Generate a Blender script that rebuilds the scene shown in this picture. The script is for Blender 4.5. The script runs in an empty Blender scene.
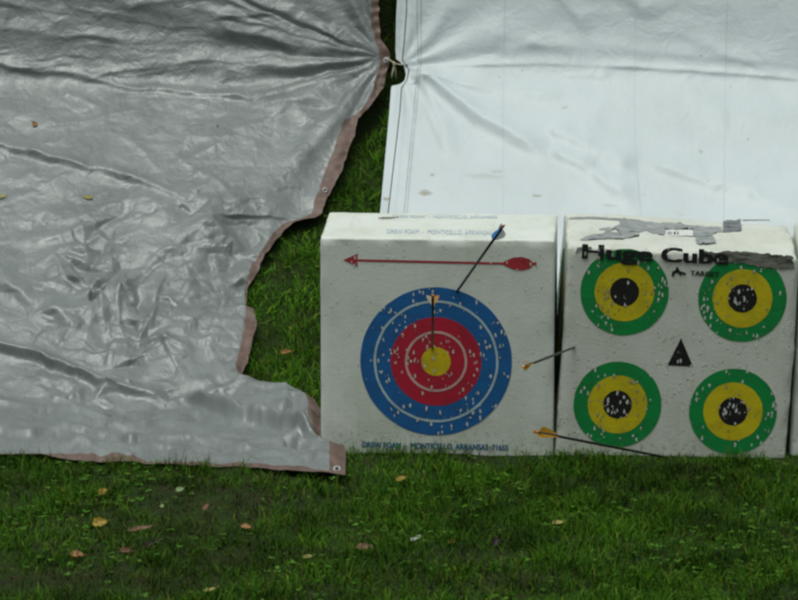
import bpy, bmesh, math, random
import numpy as np
from mathutils import Vector, Matrix, noise as mnoise

random.seed(11)
rng = np.random.default_rng(11)
R = math.radians
sc = bpy.context.scene
col = sc.collection

# ------------------------------------------------------------------ camera
W, H = 798.0, 600.0
F_PX = 5005.0
PITCH = R(12.0)
CAM_D, CAM_H = 12.632, 3.097
cam = bpy.data.objects.new('camera', bpy.data.cameras.new('camera'))
col.objects.link(cam)
cam.location = (0, -CAM_D, CAM_H)
cam.rotation_euler = (R(90) - PITCH, 0, 0)
cam.data.sensor_width = 36
cam.data.lens = F_PX * 36 / W
cam.data.clip_end = 2000
cam.data.clip_start = 0.1
sc.camera = cam
CAMP = np.array([0, -CAM_D, CAM_H])
FWD = np.array([0, math.cos(PITCH), -math.sin(PITCH)])
UPV = np.array([0, math.sin(PITCH), math.cos(PITCH)])


def ray(px, py):
    a = (px - W / 2) / F_PX
    b = (py - H / 2) / F_PX
    return np.array([a, FWD[1] - b * UPV[1], FWD[2] - b * UPV[2]])


# ------------------------------------------------------------------ terrain profiles (height over depth)
YT = np.linspace(-3, 8, 11001)


def make_profile(y0, s1, y1, s2, ztop):
    z = np.where(YT < y0, 0, (YT - y0) * s1)
    z = np.where(YT > y1, (y1 - y0) * s1 + (YT - y1) * s2, z)
    z = np.minimum(z, ztop)
    k = np.exp(-0.5 * (np.arange(-150, 151) / 32.0) ** 2)
    k /= k.sum()
    zp = np.pad(z, 150, mode='edge')
    return np.convolve(zp, k, mode='valid')


PG = make_profile(0.50, math.tan(R(27)), 1.75, math.tan(R(62)), 1.38)      # the grass bank
PT = make_profile(0.46, math.tan(R(29.5)), 1.69, math.tan(R(70)), 1.42) + 0.012  # where the sheets hang


def prof(P, y):
    return np.interp(y, YT, P)


def hit(px, py, P):
    """world points where the pixel rays meet a profile"""
    px = np.asarray(px, float)
    py = np.asarray(py, float)
    b = (py - H / 2) / F_PX
    m = (FWD[2] - b * UPV[2]) / (FWD[1] - b * UPV[1])
    lo = np.full(py.shape, -2.9)
    hi = np.full(py.shape, 7.9)
    for _ in range(40):
        mid = (lo + hi) / 2
        zr = CAM_H + m * (mid + CAM_D)
        below = np.interp(mid, YT, P) >= zr
        hi = np.where(below, mid, hi)
        lo = np.where(below, lo, mid)
    y = (lo + hi) / 2
    z = CAM_H + m * (y + CAM_D)
    t = (y + CAM_D) / (FWD[1] - b * UPV[1])
    x = t * (px - W / 2) / F_PX
    return np.stack([x, y, z], -1)


def slope_n(P, y):
    d = (np.interp(y + .01, YT, P) - np.interp(y - .01, YT, P)) / .02
    n = np.stack([np.zeros_like(d), -d, np.ones_like(d)], -1)
    return n / np.linalg.norm(n, axis=-1, keepdims=True)


def vnoise(x, y, sc_, seed=0):
    out = np.empty(np.shape(x))
    fx = np.ravel(x) * sc_
    fy = np.ravel(y) * sc_
    o = out.ravel()
    for i in range(fx.size):
        o[i] = mnoise.noise((fx[i], fy[i], seed * 7.31))
    return o.reshape(np.shape(x))


def gnoise(x, y, s, seed):
    """fast vectorised value noise, about -1..1"""
    x = np.asarray(x) * s
    y = np.asarray(y) * s
    xi = np.floor(x).astype(np.int64)
    yi = np.floor(y).astype(np.int64)
    fx = x - xi
    fy = y - yi
    fx = fx * fx * (3 - 2 * fx)
    fy = fy * fy * (3 - 2 * fy)

    def h(i, j):
        n = (i * 374761393 + j * 668265263 + seed * 1442695041) & 0x7fffffff
        n = ((n ^ (n >> 13)) * 1274126177) & 0x7fffffff
        n = n ^ (n >> 16)
        return (n & 0xffff) / 32767.5 - 1
    return (h(xi, yi) * (1 - fx) + h(xi + 1, yi) * fx) * (1 - fy) + (h(xi, yi + 1) * (1 - fx) + h(xi + 1, yi + 1) * fx) * fy


def smooth(a, b, x):
    t = np.clip((np.asarray(x, float) - a) / (b - a), 0, 1)
    return t * t * (3 - 2 * t)


# ------------------------------------------------------------------ node helpers
class NT:
    def __init__(self, name):
        self.m = bpy.data.materials.new(name)
        self.m.use_nodes = True
        self.t = self.m.node_tree
        self.b = self.t.nodes['Principled BSDF']
        self.co = self.n('ShaderNodeTexCoord')

    def n(self, typ, **kw):
        nd = self.t.nodes.new(typ)
        for k, v in kw.items():
            setattr(nd, k, v)
        return nd

    def l(self, a, b):
        self.t.links.new(a, b)

    def val(self, sock, v):
        if hasattr(v, 'is_linked') or isinstance(v, bpy.types.NodeSocket):
            self.l(v, sock)
        else:
            sock.default_value = v

    def mapping(self, scale=(1, 1, 1), src='Object', rot=(0, 0, 0)):
        mp = self.n('ShaderNodeMapping')
        mp.inputs['Scale'].default_value = scale
        mp.inputs['Rotation'].default_value = rot
        self.l(self.co.outputs[src], mp.inputs['Vector'])
        return mp.outputs['Vector']

    def noise(self, scale, detail=3, rough=.55, vec=None, dist=0):
        nd = self.n('ShaderNodeTexNoise')
        nd.inputs['Scale'].default_value = scale
        nd.inputs['Detail'].default_value = detail
        nd.inputs['Roughness'].default_value = rough
        nd.inputs['Distortion'].default_value = dist
        self.l(vec if vec is not None else self.co.outputs['Object'], nd.inputs['Vector'])
        return nd.outputs['Fac']

    def voro(self, scale, vec=None, feature='F1', out='Distance', rnd=1.0):
        nd = self.n('ShaderNodeTexVoronoi')
        nd.feature = feature
        nd.inputs['Scale'].default_value = scale
        nd.inputs['Randomness'].default_value = rnd
        self.l(vec if vec is not None else self.co.outputs['Object'], nd.inputs['Vector'])
        return nd.outputs[out]

    def ramp(self, fac, a, b, ca=0.0, cb=1.0):
        mr = self.n('ShaderNodeMapRange')
        mr.interpolation_type = 'SMOOTHSTEP'
        self.val(mr.inputs['Value'], fac)
        mr.inputs['From Min'].default_value = a
        mr.inputs['From Max'].default_value = b
        mr.inputs['To Min'].default_value = ca
        mr.inputs['To Max'].default_value = cb
        return mr.outputs['Result']

    def math(self, op, a, b=0.0, c=None):
        nd = self.n('ShaderNodeMath', operation=op)
        self.val(nd.inputs[0], a)
        self.val(nd.inputs[1], b)
        if c is not None:
            self.val(nd.inputs[2], c)
        return nd.outputs[0]

    def mix(self, fac, a, b, blend='MIX'):
        nd = self.n('ShaderNodeMix', data_type='RGBA', blend_type=blend)
        self.val(nd.inputs[0], fac)
        self.val(nd.inputs[6], (*a, 1) if isinstance(a, tuple) and len(a) == 3 else a)
        self.val(nd.inputs[7], (*b, 1) if isinstance(b, tuple) and len(b) == 3 else b)
        return nd.outputs[2]

    def bump(self, h, strength=.5, dist=.002, normal=None):
        nd = self.n('ShaderNodeBump')
        nd.inputs['Strength'].default_value = strength
        nd.inputs['Distance'].default_value = dist
        self.l(h, nd.inputs['Height'])
        if normal is not None:
            self.l(normal, nd.inputs['Normal'])
        return nd.outputs['Normal']

    def done(self, color, rough=.6, normal=None, metal=0.0, spec=.5):
        self.val(self.b.inputs['Base Color'], (*color, 1) if isinstance(color, tuple) and len(color) == 3 else color)
        self.val(self.b.inputs['Roughness'], rough)
        self.val(self.b.inputs['Metallic'], metal)
        self.val(self.b.inputs['Specular IOR Level'], spec)
        if normal is not None:
            self.l(normal, self.b.inputs['Normal'])
        return self.m


def speck_mask(t, density_scale=1.0, thr=.5, big=1.0):
    """short torn holes left by arrow points: sparse stretched cells"""
    v = t.mapping((118 * big, 30, 60 * big), rot=(0, R(7), 0))
    vd = t.n('ShaderNodeTexVoronoi')
    vd.inputs['Scale'].default_value = 1.0
    t.l(v, vd.inputs['Vector'])
    sep = t.n('ShaderNodeSeparateColor')
    t.l(vd.outputs['Color'], sep.inputs[0])
    dist = t.math('ADD', vd.outputs['Distance'], t.ramp(t.noise(160, 2), .3, .7, -.12, .12))
    shape = t.ramp(dist, .27, .42, 1, 0)
    clus = t.ramp(t.noise(13, 2), .40, .66, 0.05, .50)
    keep = t.math('LESS_THAN', sep.outputs[0], t.math('MULTIPLY', clus, thr))
    t.rim = t.math('MULTIPLY', t.ramp(dist, .42, .60, 1, 0), keep)
    return t.math('MULTIPLY', shape, keep)


def foam_mat(name, base=(.60, .61, .54), dirty=.5, lights=.8):
    t = NT(name)
    c = t.mix(t.ramp(t.noise(9, 5, .6), .35, .75), base, (base[0] * .86, base[1] * .87, base[2] * .82))
    # grey weathering and grime towards the ground
    sepz = t.n('ShaderNodeSeparateXYZ')
    t.l(t.co.outputs['Object'], sepz.inputs[0])
    low = t.ramp(sepz.outputs['Z'], .0, .22, .5, 0)
    low = t.math('MULTIPLY', low, t.ramp(t.noise(22, 4), .3, .7))
    c = t.mix(low, c, (.33, .37, .24))
    spl = t.math('MULTIPLY', t.ramp(t.noise(75, 4, .7), .54, .64), t.ramp(sepz.outputs['Z'], .03, .13, .85, 0))
    c = t.mix(spl, c, (.13, .13, .07))
    run = t.ramp(t.noise(6, 4, .6, t.mapping((4, 1, .5))), .55, .75, 0, .28)
    c = t.mix(run, c, (.40, .42, .34))
    pits = t.voro(70, t.mapping((1, 1, .8)))
    pitn = t.ramp(t.noise(18, 2), .45, .62)
    pm = t.math('MULTIPLY', t.ramp(pits, .08, .2, 1, 0), pitn)
    c = t.mix(t.math('MULTIPLY', pm, dirty), c, (.27, .26, .2))
    fine = t.ramp(t.voro(150), .05, .18, 1, 0)
    fm = t.math('MULTIPLY', fine, t.ramp(t.noise(31, 2), .52, .6))
    c = t.mix(t.math('MULTIPLY', fm, .7 * dirty), c, (.2, .19, .15))
    light = speck_mask(t, thr=.6 * lights)
    c = t.mix(t.math('MULTIPLY', t.rim, .4 * lights), c, (.25, .25, .19))
    c = t.mix(t.math('MULTIPLY', light, lights), c, (.80, .80, .75))
    rust = t.ramp(t.noise(5.3, 5, .65), .67, .76, 0, .32)
    c = t.mix(rust, c, (.42, .30, .18))
    hgt = t.math('SUBTRACT', t.math('MULTIPLY', t.noise(120, 3), .5), t.math('MULTIPLY', pm, .9))
    hgt = t.math('ADD', hgt, t.math('MULTIPLY', light, 1.2))
    nrm = t.bump(hgt, .3 + .25 * dirty, .003)
    return t.done(c, .55, nrm, spec=.35)


def print_mat(name, colr, foam=(.66, .68, .64), thr=.9, fade=.12, rough=.5):
    t = NT(name)
    c = t.mix(t.ramp(t.noise(25, 4), .3, .75, 0, 1), colr, tuple(min(1, v * (1 - .25) + fade * .06) for v in colr))
    fleck = t.math('MULTIPLY', t.ramp(t.voro(230), .05, .2, 1, 0), t.ramp(t.noise(40, 2), .5, .62))
    c = t.mix(t.math('MULTIPLY', fleck, .35), c, (.3, .32, .28))
    s = speck_mask(t, thr=thr)
    c = t.mix(t.math('MULTIPLY', t.rim, .55), c, tuple(v * .35 for v in colr))
    c = t.mix(t.math('MULTIPLY', s, .85), c, foam)
    h = t.math('ADD', t.math('MULTIPLY', t.noise(120, 3), .5), t.math('MULTIPLY', s, 1.0))
    return t.done(c, rough, t.bump(h, .5, .003), spec=.35)


def plain_mat(name, colr, rough=.6, metal=0.0, var=.25, scale=40, spec=.5, dist=.001):
    t = NT(name)
    f = t.ramp(t.noise(scale, 4), .3, .7)
    c = t.mix(f, colr, tuple(v * (1 - var) for v in colr))
    return t.done(c, rough, t.bump(t.noise(scale * 3, 3), .3, dist), metal, spec)


# ------------------------------------------------------------------ object helpers
def tag(o, label=None, cat=None, group=None, kind=None):
    if label:
        o['label'] = label
    if cat:
        o['category'] = cat
    if group:
        o['group'] = group
    if kind:
        o['kind'] = kind
    return o


def empty(name, mat, label=None, cat=None, group=None):
    o = bpy.data.objects.new(name, None)
    col.objects.link(o)
    o.matrix_world = mat
    o.empty_display_size = .05
    return tag(o, label, cat, group)


def mesh_obj(name, verts, faces, mat, parent=None, smooth_=True):
    me = bpy.data.meshes.new(name)
    me.from_pydata([tuple(v) for v in verts], [], faces)
    me.validate()
    me.materials.append(mat)
    if smooth_:
        me.polygons.foreach_set('use_smooth', [True] * len(me.polygons))
    me.update()
    o = bpy.data.objects.new(name, me)
    col.objects.link(o)
    if parent is not None:
        o.parent = parent
    return o


def bm_obj(name, bm, mat, parent=None, smooth_=True):
    me = bpy.data.meshes.new(name)
    bm.normal_update()
    bm.to_mesh(me)
    bm.free()
    me.materials.append(mat)
    if smooth_:
        me.polygons.foreach_set('use_smooth', [True] * len(me.polygons))
    o = bpy.data.objects.new(name, me)
    col.objects.link(o)
    if parent is not None:
        o.parent = parent
    return o


def tube(pts, rad, n=8, cap=True):
    """verts, faces of a tube along points; rad number or list"""
    pts = [Vector(p) for p in pts]
    rads = rad if isinstance(rad, (list, tuple)) else [rad] * len(pts)
    V, Fc = [], []
    side = None
    for i, p in enumerate(pts):
        d = (pts[min(i + 1, len(pts) - 1)] - pts[max(i - 1, 0)]).normalized()
        if side is None:
            side = d.orthogonal().normalized()
        side = (side - d * side.dot(d)).normalized()
        b = d.cross(side)
        for k in range(n):
            a = 2 * math.pi * k / n
            V.append(p + (side * math.cos(a) + b * math.sin(a)) * rads[i])
    for i in range(len(pts) - 1):
        for k in range(n):
            k2 = (k + 1) % n
            Fc.append((i * n + k, i * n + k2, (i + 1) * n + k2, (i + 1) * n + k))
    if cap:
        Fc.append(tuple(range(n))[::-1])
        Fc.append(tuple((len(pts) - 1) * n + k for k in range(n)))
    return V, Fc


# ------------------------------------------------------------------ the sheets
def ridge_h(px, py, pts, A, w0, w1=None, taper=(.12, .25)):
    """raised fold along a polyline, widening from w0 to w1"""
    w1 = w1 or w0
    pts = np.array(pts, float)
    mg = 5 * max(w0, w1)
    box = (px > pts[:, 0].min() - mg) & (px < pts[:, 0].max() + mg) & (py > pts[:, 1].min() - mg) & (py < pts[:, 1].max() + mg)
    res = np.zeros(px.shape)
    if box.any():
        res[box] = ridge_core(px[box], py[box], pts, A, w0, w1, taper)
    return res


def ridge_core(px, py, pts, A, w0, w1, taper):
    seg = np.linalg.norm(np.diff(pts, axis=0), axis=1)
    cum = np.concatenate([[0], np.cumsum(seg)])
    L = cum[-1]
    best = np.full(px.shape, 1e9)
    bt = np.zeros(px.shape)
    sgn = np.zeros(px.shape)
    for i in range(len(pts) - 1):
        d = pts[i + 1] - pts[i]
        l2 = (d * d).sum()
        t = np.clip(((px - pts[i, 0]) * d[0] + (py - pts[i, 1]) * d[1]) / l2, 0, 1)
        dx = px - pts[i, 0] - t * d[0]
        dy = py - pts[i, 1] - t * d[1]
        dd = dx * dx + dy * dy
        m = dd < best
        best = np.where(m, dd, best)
        bt = np.where(m, (cum[i] + t * seg[i]) / L, bt)
        sgn = np.where(m, np.sign(d[0] * dy - d[1] * dx), sgn)
    w = w0 + (w1 - w0) * bt
    # sharper on one side (overhanging lip towards the viewer), longer on the other
    d_ = np.sqrt(best) * sgn * np.sign(pts[-1, 0] - pts[0, 0] + 1e-6) / w
    sd = (np.sqrt(d_ * d_ + .05) - .22) * (.95 + .36 * np.tanh(d_ * 2.5))
    e = smooth(0, taper[0], bt) * (1 - smooth(1 - taper[1], 1, bt)) if taper else 1
    e = e * (.9 + (.5 * gnoise(px, py, .03, 77) + .2 * gnoise(px, py, .09, 78)) * (.9 if A < .026 else .25))
    return A * np.exp(-sd ** 1.6) * e


def crumple(px, py, s, seed):
    """faceted creasing: folded planes with warped phase"""
    h = np.zeros(px.shape)
    r = np.random.default_rng(seed)
    wx = px + 26 * gnoise(px, py, .018, seed + 1) + 7 * gnoise(px, py, .06, seed + 2)
    wy = py + 26 * gnoise(px, py, .018, seed + 3) + 7 * gnoise(px, py, .06, seed + 4)
    for k in range(6):
        a = r.uniform(0, math.pi)
        f = s * r.uniform(.6, 1.6)
        ph = (wx * math.cos(a) + wy * math.sin(a)) * f + r.uniform(0, 9)
        tri = np.abs((ph % 1) - .5) * 2
        amp = smooth(-.1, .55, gnoise(px, py, .012, seed + 20 + k))
        h += (tri ** 1.3) * amp / f
    return h * s / 6


from mathutils.geometry import delaunay_2d_cdt


class Facets:
    """crinkled sheet: flat facets meeting in sharp creases, sampled on a lattice"""

    def __init__(self, x0, x1, y0, y1, spacing, seed, stretch=1.0, blur=1):
        r = np.random.default_rng(seed)
        self.x0, self.y0 = x0, y0
        nx_, ny_ = int(x1 - x0) + 2, int(y1 - y0) + 2
        n = int((x1 - x0) * (y1 - y0) / (spacing * spacing * stretch))
        P = np.stack([r.uniform(x0 - 40, x1 + 40, n), r.uniform(y0 - 40, y1 + 40, n)], -1)
        hs_ = r.normal(0, 1, n)
        res = delaunay_2d_cdt([Vector((p[0] / stretch, p[1])) for p in P], [], [], 0, 1e-5)
        vs_, tris, orig = res[0], res[2], res[3]
        hv = np.array([hs_[o[0]] if len(o) else 0 for o in orig])
        vv = np.array([(v[0] * stretch, v[1]) for v in vs_])
        G = np.zeros((ny_, nx_))
        for t3 in tris:
            a, b, c = vv[list(t3)]
            ha, hb, hc = hv[list(t3)]
            ix0, ix1 = max(0, int(min(a[0], b[0], c[0]) - x0)), min(nx_ - 1, int(max(a[0], b[0], c[0]) - x0) + 1)
            iy0, iy1 = max(0, int(min(a[1], b[1], c[1]) - y0)), min(ny_ - 1, int(max(a[1], b[1], c[1]) - y0) + 1)
            if ix1 < ix0 or iy1 < iy0:
                continue
            X, Y = np.meshgrid(np.arange(ix0, ix1 + 1) + x0, np.arange(iy0, iy1 + 1) + y0)
            den = (b[1] - c[1]) * (a[0] - c[0]) + (c[0] - b[0]) * (a[1] - c[1])
            if abs(den) < 1e-9:
                continue
            l1 = ((b[1] - c[1]) * (X - c[0]) + (c[0] - b[0]) * (Y - c[1])) / den
            l2 = ((c[1] - a[1]) * (X - c[0]) + (a[0] - c[0]) * (Y - c[1])) / den
            l3 = 1 - l1 - l2
            ins = (l1 >= -1e-6) & (l2 >= -1e-6) & (l3 >= -1e-6)
            sub = G[iy0:iy1 + 1, ix0:ix1 + 1]
            sub[ins] = (l1 * ha + l2 * hb + l3 * hc)[ins]
        for _ in range(blur):
            Gp = np.pad(G, 1, mode='edge')
            G = (Gp[:-2, 1:-1] + Gp[2:, 1:-1] + Gp[1:-1, :-2] + Gp[1:-1, 2:] + 2 * Gp[1:-1, 1:-1]) / 6
        self.G = G

    def __call__(self, px, py):
        x = np.clip(px - self.x0, 0, self.G.shape[1] - 1.01)
        y = np.clip(py - self.y0, 0, self.G.shape[0] - 1.01)
        i, j = x.astype(int), y.astype(int)
        fx_, fy_ = x - i, y - j
        G = self.G
        return (G[j, i] * (1 - fx_) + G[j, i + 1] * fx_) * (1 - fy_) + (G[j + 1, i] * (1 - fx_) + G[j + 1, i + 1] * fx_) * fy_


ARC = np.concatenate([[0], np.cumsum(np.hypot(np.diff(YT), np.diff(PT)))])
ARC0 = np.interp(-.5, YT, ARC)


def along(py):
    """distance up the slope, in photo-pixel units (385 to the metre)"""
    tab = np.linspace(-140, 500, 321)
    yy = hit(np.full(tab.shape, 399.), tab, PT)[:, 1]
    return np.interp(py, tab, (np.interp(yy, YT, ARC) - ARC0) * 385)


FA = Facets(-260, 400, 0, 1250, 30, 3, 1.0)
FB = Facets(-260, 400, 0, 1250, 15, 4, 1.0)
FC = Facets(-260, 400, 0, 1250, 48, 5, 2.4)
FD = Facets(-260, 400, 0, 1250, 9, 8, 1.3)
FW = Facets(370, 1130, -130, 360, 55, 6, 1.5, 3)
FW2 = Facets(370, 1130, -130, 360, 24, 7, 1.8, 2)

LX = [(-140, 384), (-20, 381), (0, 380), (15, 378), (38, 381), (53, 389), (63, 389), (85, 384), (105, 372), (120, 359),
      (140, 352), (165, 344), (190, 331), (212, 323), (218, 316), (220, 304), (222, 294), (228, 286), (240, 277), (258, 265),
      (275, 256), (289, 247), (307, 247), (310, 255), (325, 257), (345, 252), (362, 248), (375, 243), (378, 250),
      (384, 268), (388, 284), (392, 298), (398, 310), (410, 320), (425, 321.5), (439, 321.5), (443, 326), (446.5, 343),
      (460, 346), (475, 344.5)]
LI = [(-140, 372), (0, 370), (20, 371), (40, 375), (55, 380), (66, 379), (80, 374), (95, 370), (110, 362), (122, 346),
      (140, 337), (175, 326), (195, 318), (213, 310), (219, 299), (221, 287), (225, 281), (235, 272), (250, 262), (265, 253),
      (280, 246), (289, 243.5), (307, 245), (312, 246.5), (330, 245), (350, 240), (368, 236), (375, 239), (378, 248),
      (384, 266.5), (388, 283), (392, 297), (398, 303), (410, 306), (425, 309), (437, 313), (443, 322), (446.5, 328),
      (460, 328), (475, 329)]
LB = [(-260, 459), (0, 456), (40, 454), (60, 458), (100, 462), (150, 463), (200, 466), (260, 468), (300, 470.5), (330, 473), (345, 475), (400, 475)]


def fx(tab, y):
    t = np.array(tab, float)
    return np.interp(y, t[:, 0], t[:, 1])


lrand = []
r0 = np.random.default_rng(5)
for i in range(26):
    cx, cy = r0.uniform(60, 310), r0.uniform(195, 410)
    a = r0.uniform(-.9, .9) + (1.57 if r0.random() < .35 else 0)
    l = r0.uniform(14, 46)
    bnd = r0.uniform(-8, 8)
    lrand.append(([(cx - l * math.cos(a), cy - l * math.sin(a)), (cx + bnd * math.sin(a), cy - bnd * math.cos(a)),
                   (cx + l * math.cos(a), cy + l * math.sin(a))], r0.uniform(.003, .010), r0.uniform(2.5, 5.5)))
for i in range(60):
    cx, cy = r0.uniform(-250, 300), r0.uniform(-60, 450)
    a = r0.normal(.12, .3)
    l = r0.uniform(20, 80)
    bnd = r0.uniform(-6, 6)
    lrand.append(([(cx - l * math.cos(a), cy - l * math.sin(a)), (cx + bnd * math.sin(a), cy - bnd * math.cos(a)),
                   (cx + l * math.cos(a), cy + l * math.sin(a))], r0.uniform(.0015, .006), r0.uniform(2.5, 6)))

lthin = []
for i in range(60):
    # fine tension lines running towards the tied corner
    a = r0.uniform(-.42, .75)
    q0, q1 = r0.uniform(40, 420), 0
    q1 = q0 + r0.uniform(40, 160)
    bend = r0.uniform(-5, 5)
    P3 = [(386 - q * math.cos(a), 60 + q * math.sin(a) * (1 - .25 * q / 500) + bend * k_) for q, k_ in ((q0, 0), ((q0 + q1) / 2, 1), (q1, 0))]
    lthin.append((P3, r0.uniform(.0008, .0028), r0.uniform(1.5, 2.6)))

LRIDGE = [
    ([(384, 58), (322, 30), (256, 0), (190, -40)], .016, 3, 7),
    ([(384, 59), (330, 42), (262, 20), (215, -12)], .008, 3, 8),
    ([(384, 61), (300, 50), (200, 22), (80, -18)], .011, 3, 15),
    ([(384, 62), (290, 70), (170, 66), (60, 40)], .006, 3, 12),
    ([(383, 64), (310, 86), (250, 101), (180, 95), (90, 79), (0, 64), (-200, 40)], .0075, 2.2, 4.2),
    ([(382, 66), (330, 103), (280, 106), (230, 96), (180, 110)], .006, 3, 5),
    ([(381, 68), (345, 118), (300, 165), (270, 185)], .006, 3, 7),
    ([(-260, 80), (-120, 118), (0, 148), (60, 163), (95, 173), (140, 182), (180, 201), (245, 206)], .0155, 3.4, 3.0),
    ([(60, 90), (100, 108), (108, 130)], .006, 3, 3),
    ([(-260, 190), (-100, 240), (0, 284), (60, 316), (105, 348)], .024, 10, 7),
    ([(-260, 260), (-100, 308), (0, 350), (60, 368), (120, 392), (196, 418)], .034, 5.5, 3.0),
    ([(182, 404), (230, 419), (280, 431), (340, 449)], .050, 3.2, 2.2),
    ([(-100, 430), (0, 441), (80, 438), (150, 447), (212, 444), (262, 456), (320, 455)], .020, 1.9, 1.9),
    ([(60, 450), (130, 451), (190, 457)], .014, 1.8, 1.8),
    ([(-60, 400), (40, 415), (120, 425), (200, 432)], .012, 2.4, 2.2),
    ([(118, 300), (150, 262), (200, 236), (240, 226)], .008, 4, 4),
    ([(100, 290), (112, 340), (105, 385)], .012, 6, 5),
    ([(210, 250), (222, 300), (210, 350), (222, 395)], .008, 4, 4),
]


def left_height(px, py):
    h = np.zeros(px.shape)
    ox, oy = px, py
    px = px + 3.0 * gnoise(ox, oy, .035, 61) + 1.0 * gnoise(ox, oy, .11, 62)
    py = py + 3.0 * gnoise(ox, oy, .03, 63) + 1.2 * gnoise(ox, oy, .10, 64)
    for pts, A, w0, w1 in LRIDGE:
        q = ridge_h(px, py, pts, A, w0, w1)
        h = np.maximum(h, q) * .75 + (h + q) * .25
    for pts, A, w in lrand:
        h += ridge_h(px, py, pts, A, w, w, (.3, .3))
    zone = smooth(175, 250, py) * smooth(10, 120, px)
    zone2 = .25 + .75 * smooth(.0, .5, gnoise(px, py, .012, 44) + .35)
    low = smooth(395, 430, py)
    sy = along(py)
    h += .0036 * FC(px, sy)
    h += (.0020 + .0090 * zone * zone2) * FA(px, sy)
    h += (.0011 + .0072 * zone * zone2) * FB(px, sy)
    h += (.0007 + .0019 * zone) * FD(px, sy)
    for pts, A, w in lthin:
        h += ridge_h(px, py, pts, A, w, w * 1.5, (.3, .3))
    # a raised, folded-over lip where the sheet spreads on the flat ground
    h += .02 * smooth(376, 392, py) * (1 - smooth(398, 436, py)) * smooth(225, 262, px)
    # radial gathers at the tie
    ang = np.arctan2(py - 60, 386 - px)
    rr = np.hypot(px - 386, py - 60)
    h += .006 * np.sin(ang * 17 + .6 * np.sin(ang * 5)) * smooth(6, 40, rr) * (1 - smooth(90, 240, rr))
    h += .012 * (gnoise(px, py, .009, 4) + .5)
    edge = smooth(0, 14, fx(LX, oy) - ox)
    foot = smooth(0, 9, fx(LB, ox) - oy)
    puck = (.0022 * np.sin(oy * .55 + 3 * gnoise(ox, oy, .05, 110)) + .003 * gnoise(ox, oy, .12, 111)) * (1 - edge) * foot
    return h * (.25 + .75 * edge) * (.08 + .92 * foot) + puck


def left_points(px, py):
    a = hit(px, py, PT)
    b = hit(px, py, PG + .03)
    xr = fx(LX, py)
    near = 1 - smooth(0, 120, xr - px)
    w = near * smooth(95, 215, py)
    p = a + (b - a) * w[..., None]
    # the bottom corner is pushed up against the front of the foam block
    zc = smooth(312, 322, px) * smooth(441, 443.5, py)
    lim = np.minimum(p[..., 1], -.02 - .02 * smooth(322, 340, px))
    ynew = p[..., 1] + (lim - p[..., 1]) * zc
    b_ = (py - H / 2) / F_PX
    m = (FWD[2] - b_ * UPV[2]) / (FWD[1] - b_ * UPV[1])
    t0 = (p[..., 1] + CAM_D)
    t1 = (ynew + CAM_D)
    p = np.stack([p[..., 0] * t1 / t0, ynew, CAM_H + m * t1], -1)
    n = slope_n(PT, p[..., 1])
    return p + n * left_height(px, py)[..., None]


WX = [(-140, 398), (0, 397), (20, 396), (50, 395.5), (59, 396), (62, 400), (66, 404), (75, 406), (81, 404.5), (84.5, 400), (86, 392),
      (89, 391), (110, 389.5), (170, 384), (213, 380), (360, 366)]
WRIDGE = [
    ([(412, 66), (480, 66), (540, 64), (640, 68), (798, 79), (1100, 95)], .004, 2.6, 2.6),
    ([(440, 50), (540, 45), (640, 50), (798, 64), (1100, 80)], .0035, 6, 6),
    ([(412, 68), (440, 84), (480, 92), (540, 98), (600, 96)], .012, 3, 8),
    ([(412, 70), (445, 98), (478, 122), (515, 140), (556, 158)], .026, 3, 9),
    ([(412, 72), (430, 100), (446, 130), (450, 165)], .010, 3, 9),
    ([(410, 66), (430, 40), (445, 5), (450, -40)], .004, 3, 10),
    ([(545, 130), (590, 150), (640, 170)], .015, 5, 8),
    ([(548, 152), (580, 165), (640, 205)], .016, 5, 8),
    ([(640, 160), (700, 178), (750, 190), (800, 215), (900, 240)], .017, 6, 9),
    ([(540, -30), (572, 8), (592, 34)], .012, 8, 7),
    ([(600, -30), (640, 5), (650, 24)], .008, 8, 8),
    ([(700, 120), (760, 118), (850, 130)], .006, 7, 8),
]
wrand = []
for i in range(70):
    cx, cy = r0.uniform(410, 1050), r0.uniform(-60, 240)
    a = r0.normal(.25, .45)
    l = r0.uniform(18, 70)
    wrand.append(([(cx - l * math.cos(a), cy - l * math.sin(a)), (cx, cy + r0.uniform(-6, 6)),
                   (cx + l * math.cos(a), cy + l * math.sin(a))], r0.uniform(.0008, .003), r0.uniform(4, 9)))


def white_height(px, py):
    h = np.zeros(px.shape)
    for pts, A, w0, w1 in WRIDGE:
        h += ridge_h(px, py, pts, A, w0, w1)
    for pts, A, w in wrand:
        h += ridge_h(px, py, pts, A, w, w, (.3, .3))
    h += .0042 * FW(px, py) * (.5 + .5 * smooth(90, 150, py)) + .0011 * FW2(px, py)
    h += .010 * gnoise(px, py, .011, 31)
    ang = np.arctan2(py - 68, px - 400)
    rr = np.hypot(px - 400, py - 68)
    h += .0035 * np.sin(ang * 13) * smooth(8, 30, rr) * (1 - smooth(60, 170, rr))
    # the hem is doubled
    h += .002 * (1 - smooth(14, 17, px - fx(WX, py)))
    edge = smooth(0, 10, px - fx(WX, py))
    return h * (.3 + .7 * edge)


def white_points(px, py, off=0.0):
    p = hit(px, py, PT + .008)
    n = slope_n(PT, p[..., 1])
    return p + n * (white_height(px, py) + off)[..., None]


def grid_faces(nr, nc, c0=0, c1=None, r0_=0, r1_=None):
    c1 = nc - 1 if c1 is None else c1
    r1_ = nr - 1 if r1_ is None else r1_
    return [(r * nc + c, (r + 1) * nc + c, (r + 1) * nc + c + 1, r * nc + c + 1)
            for r in range(r0_, r1_) for c in range(c0, c1)]


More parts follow.
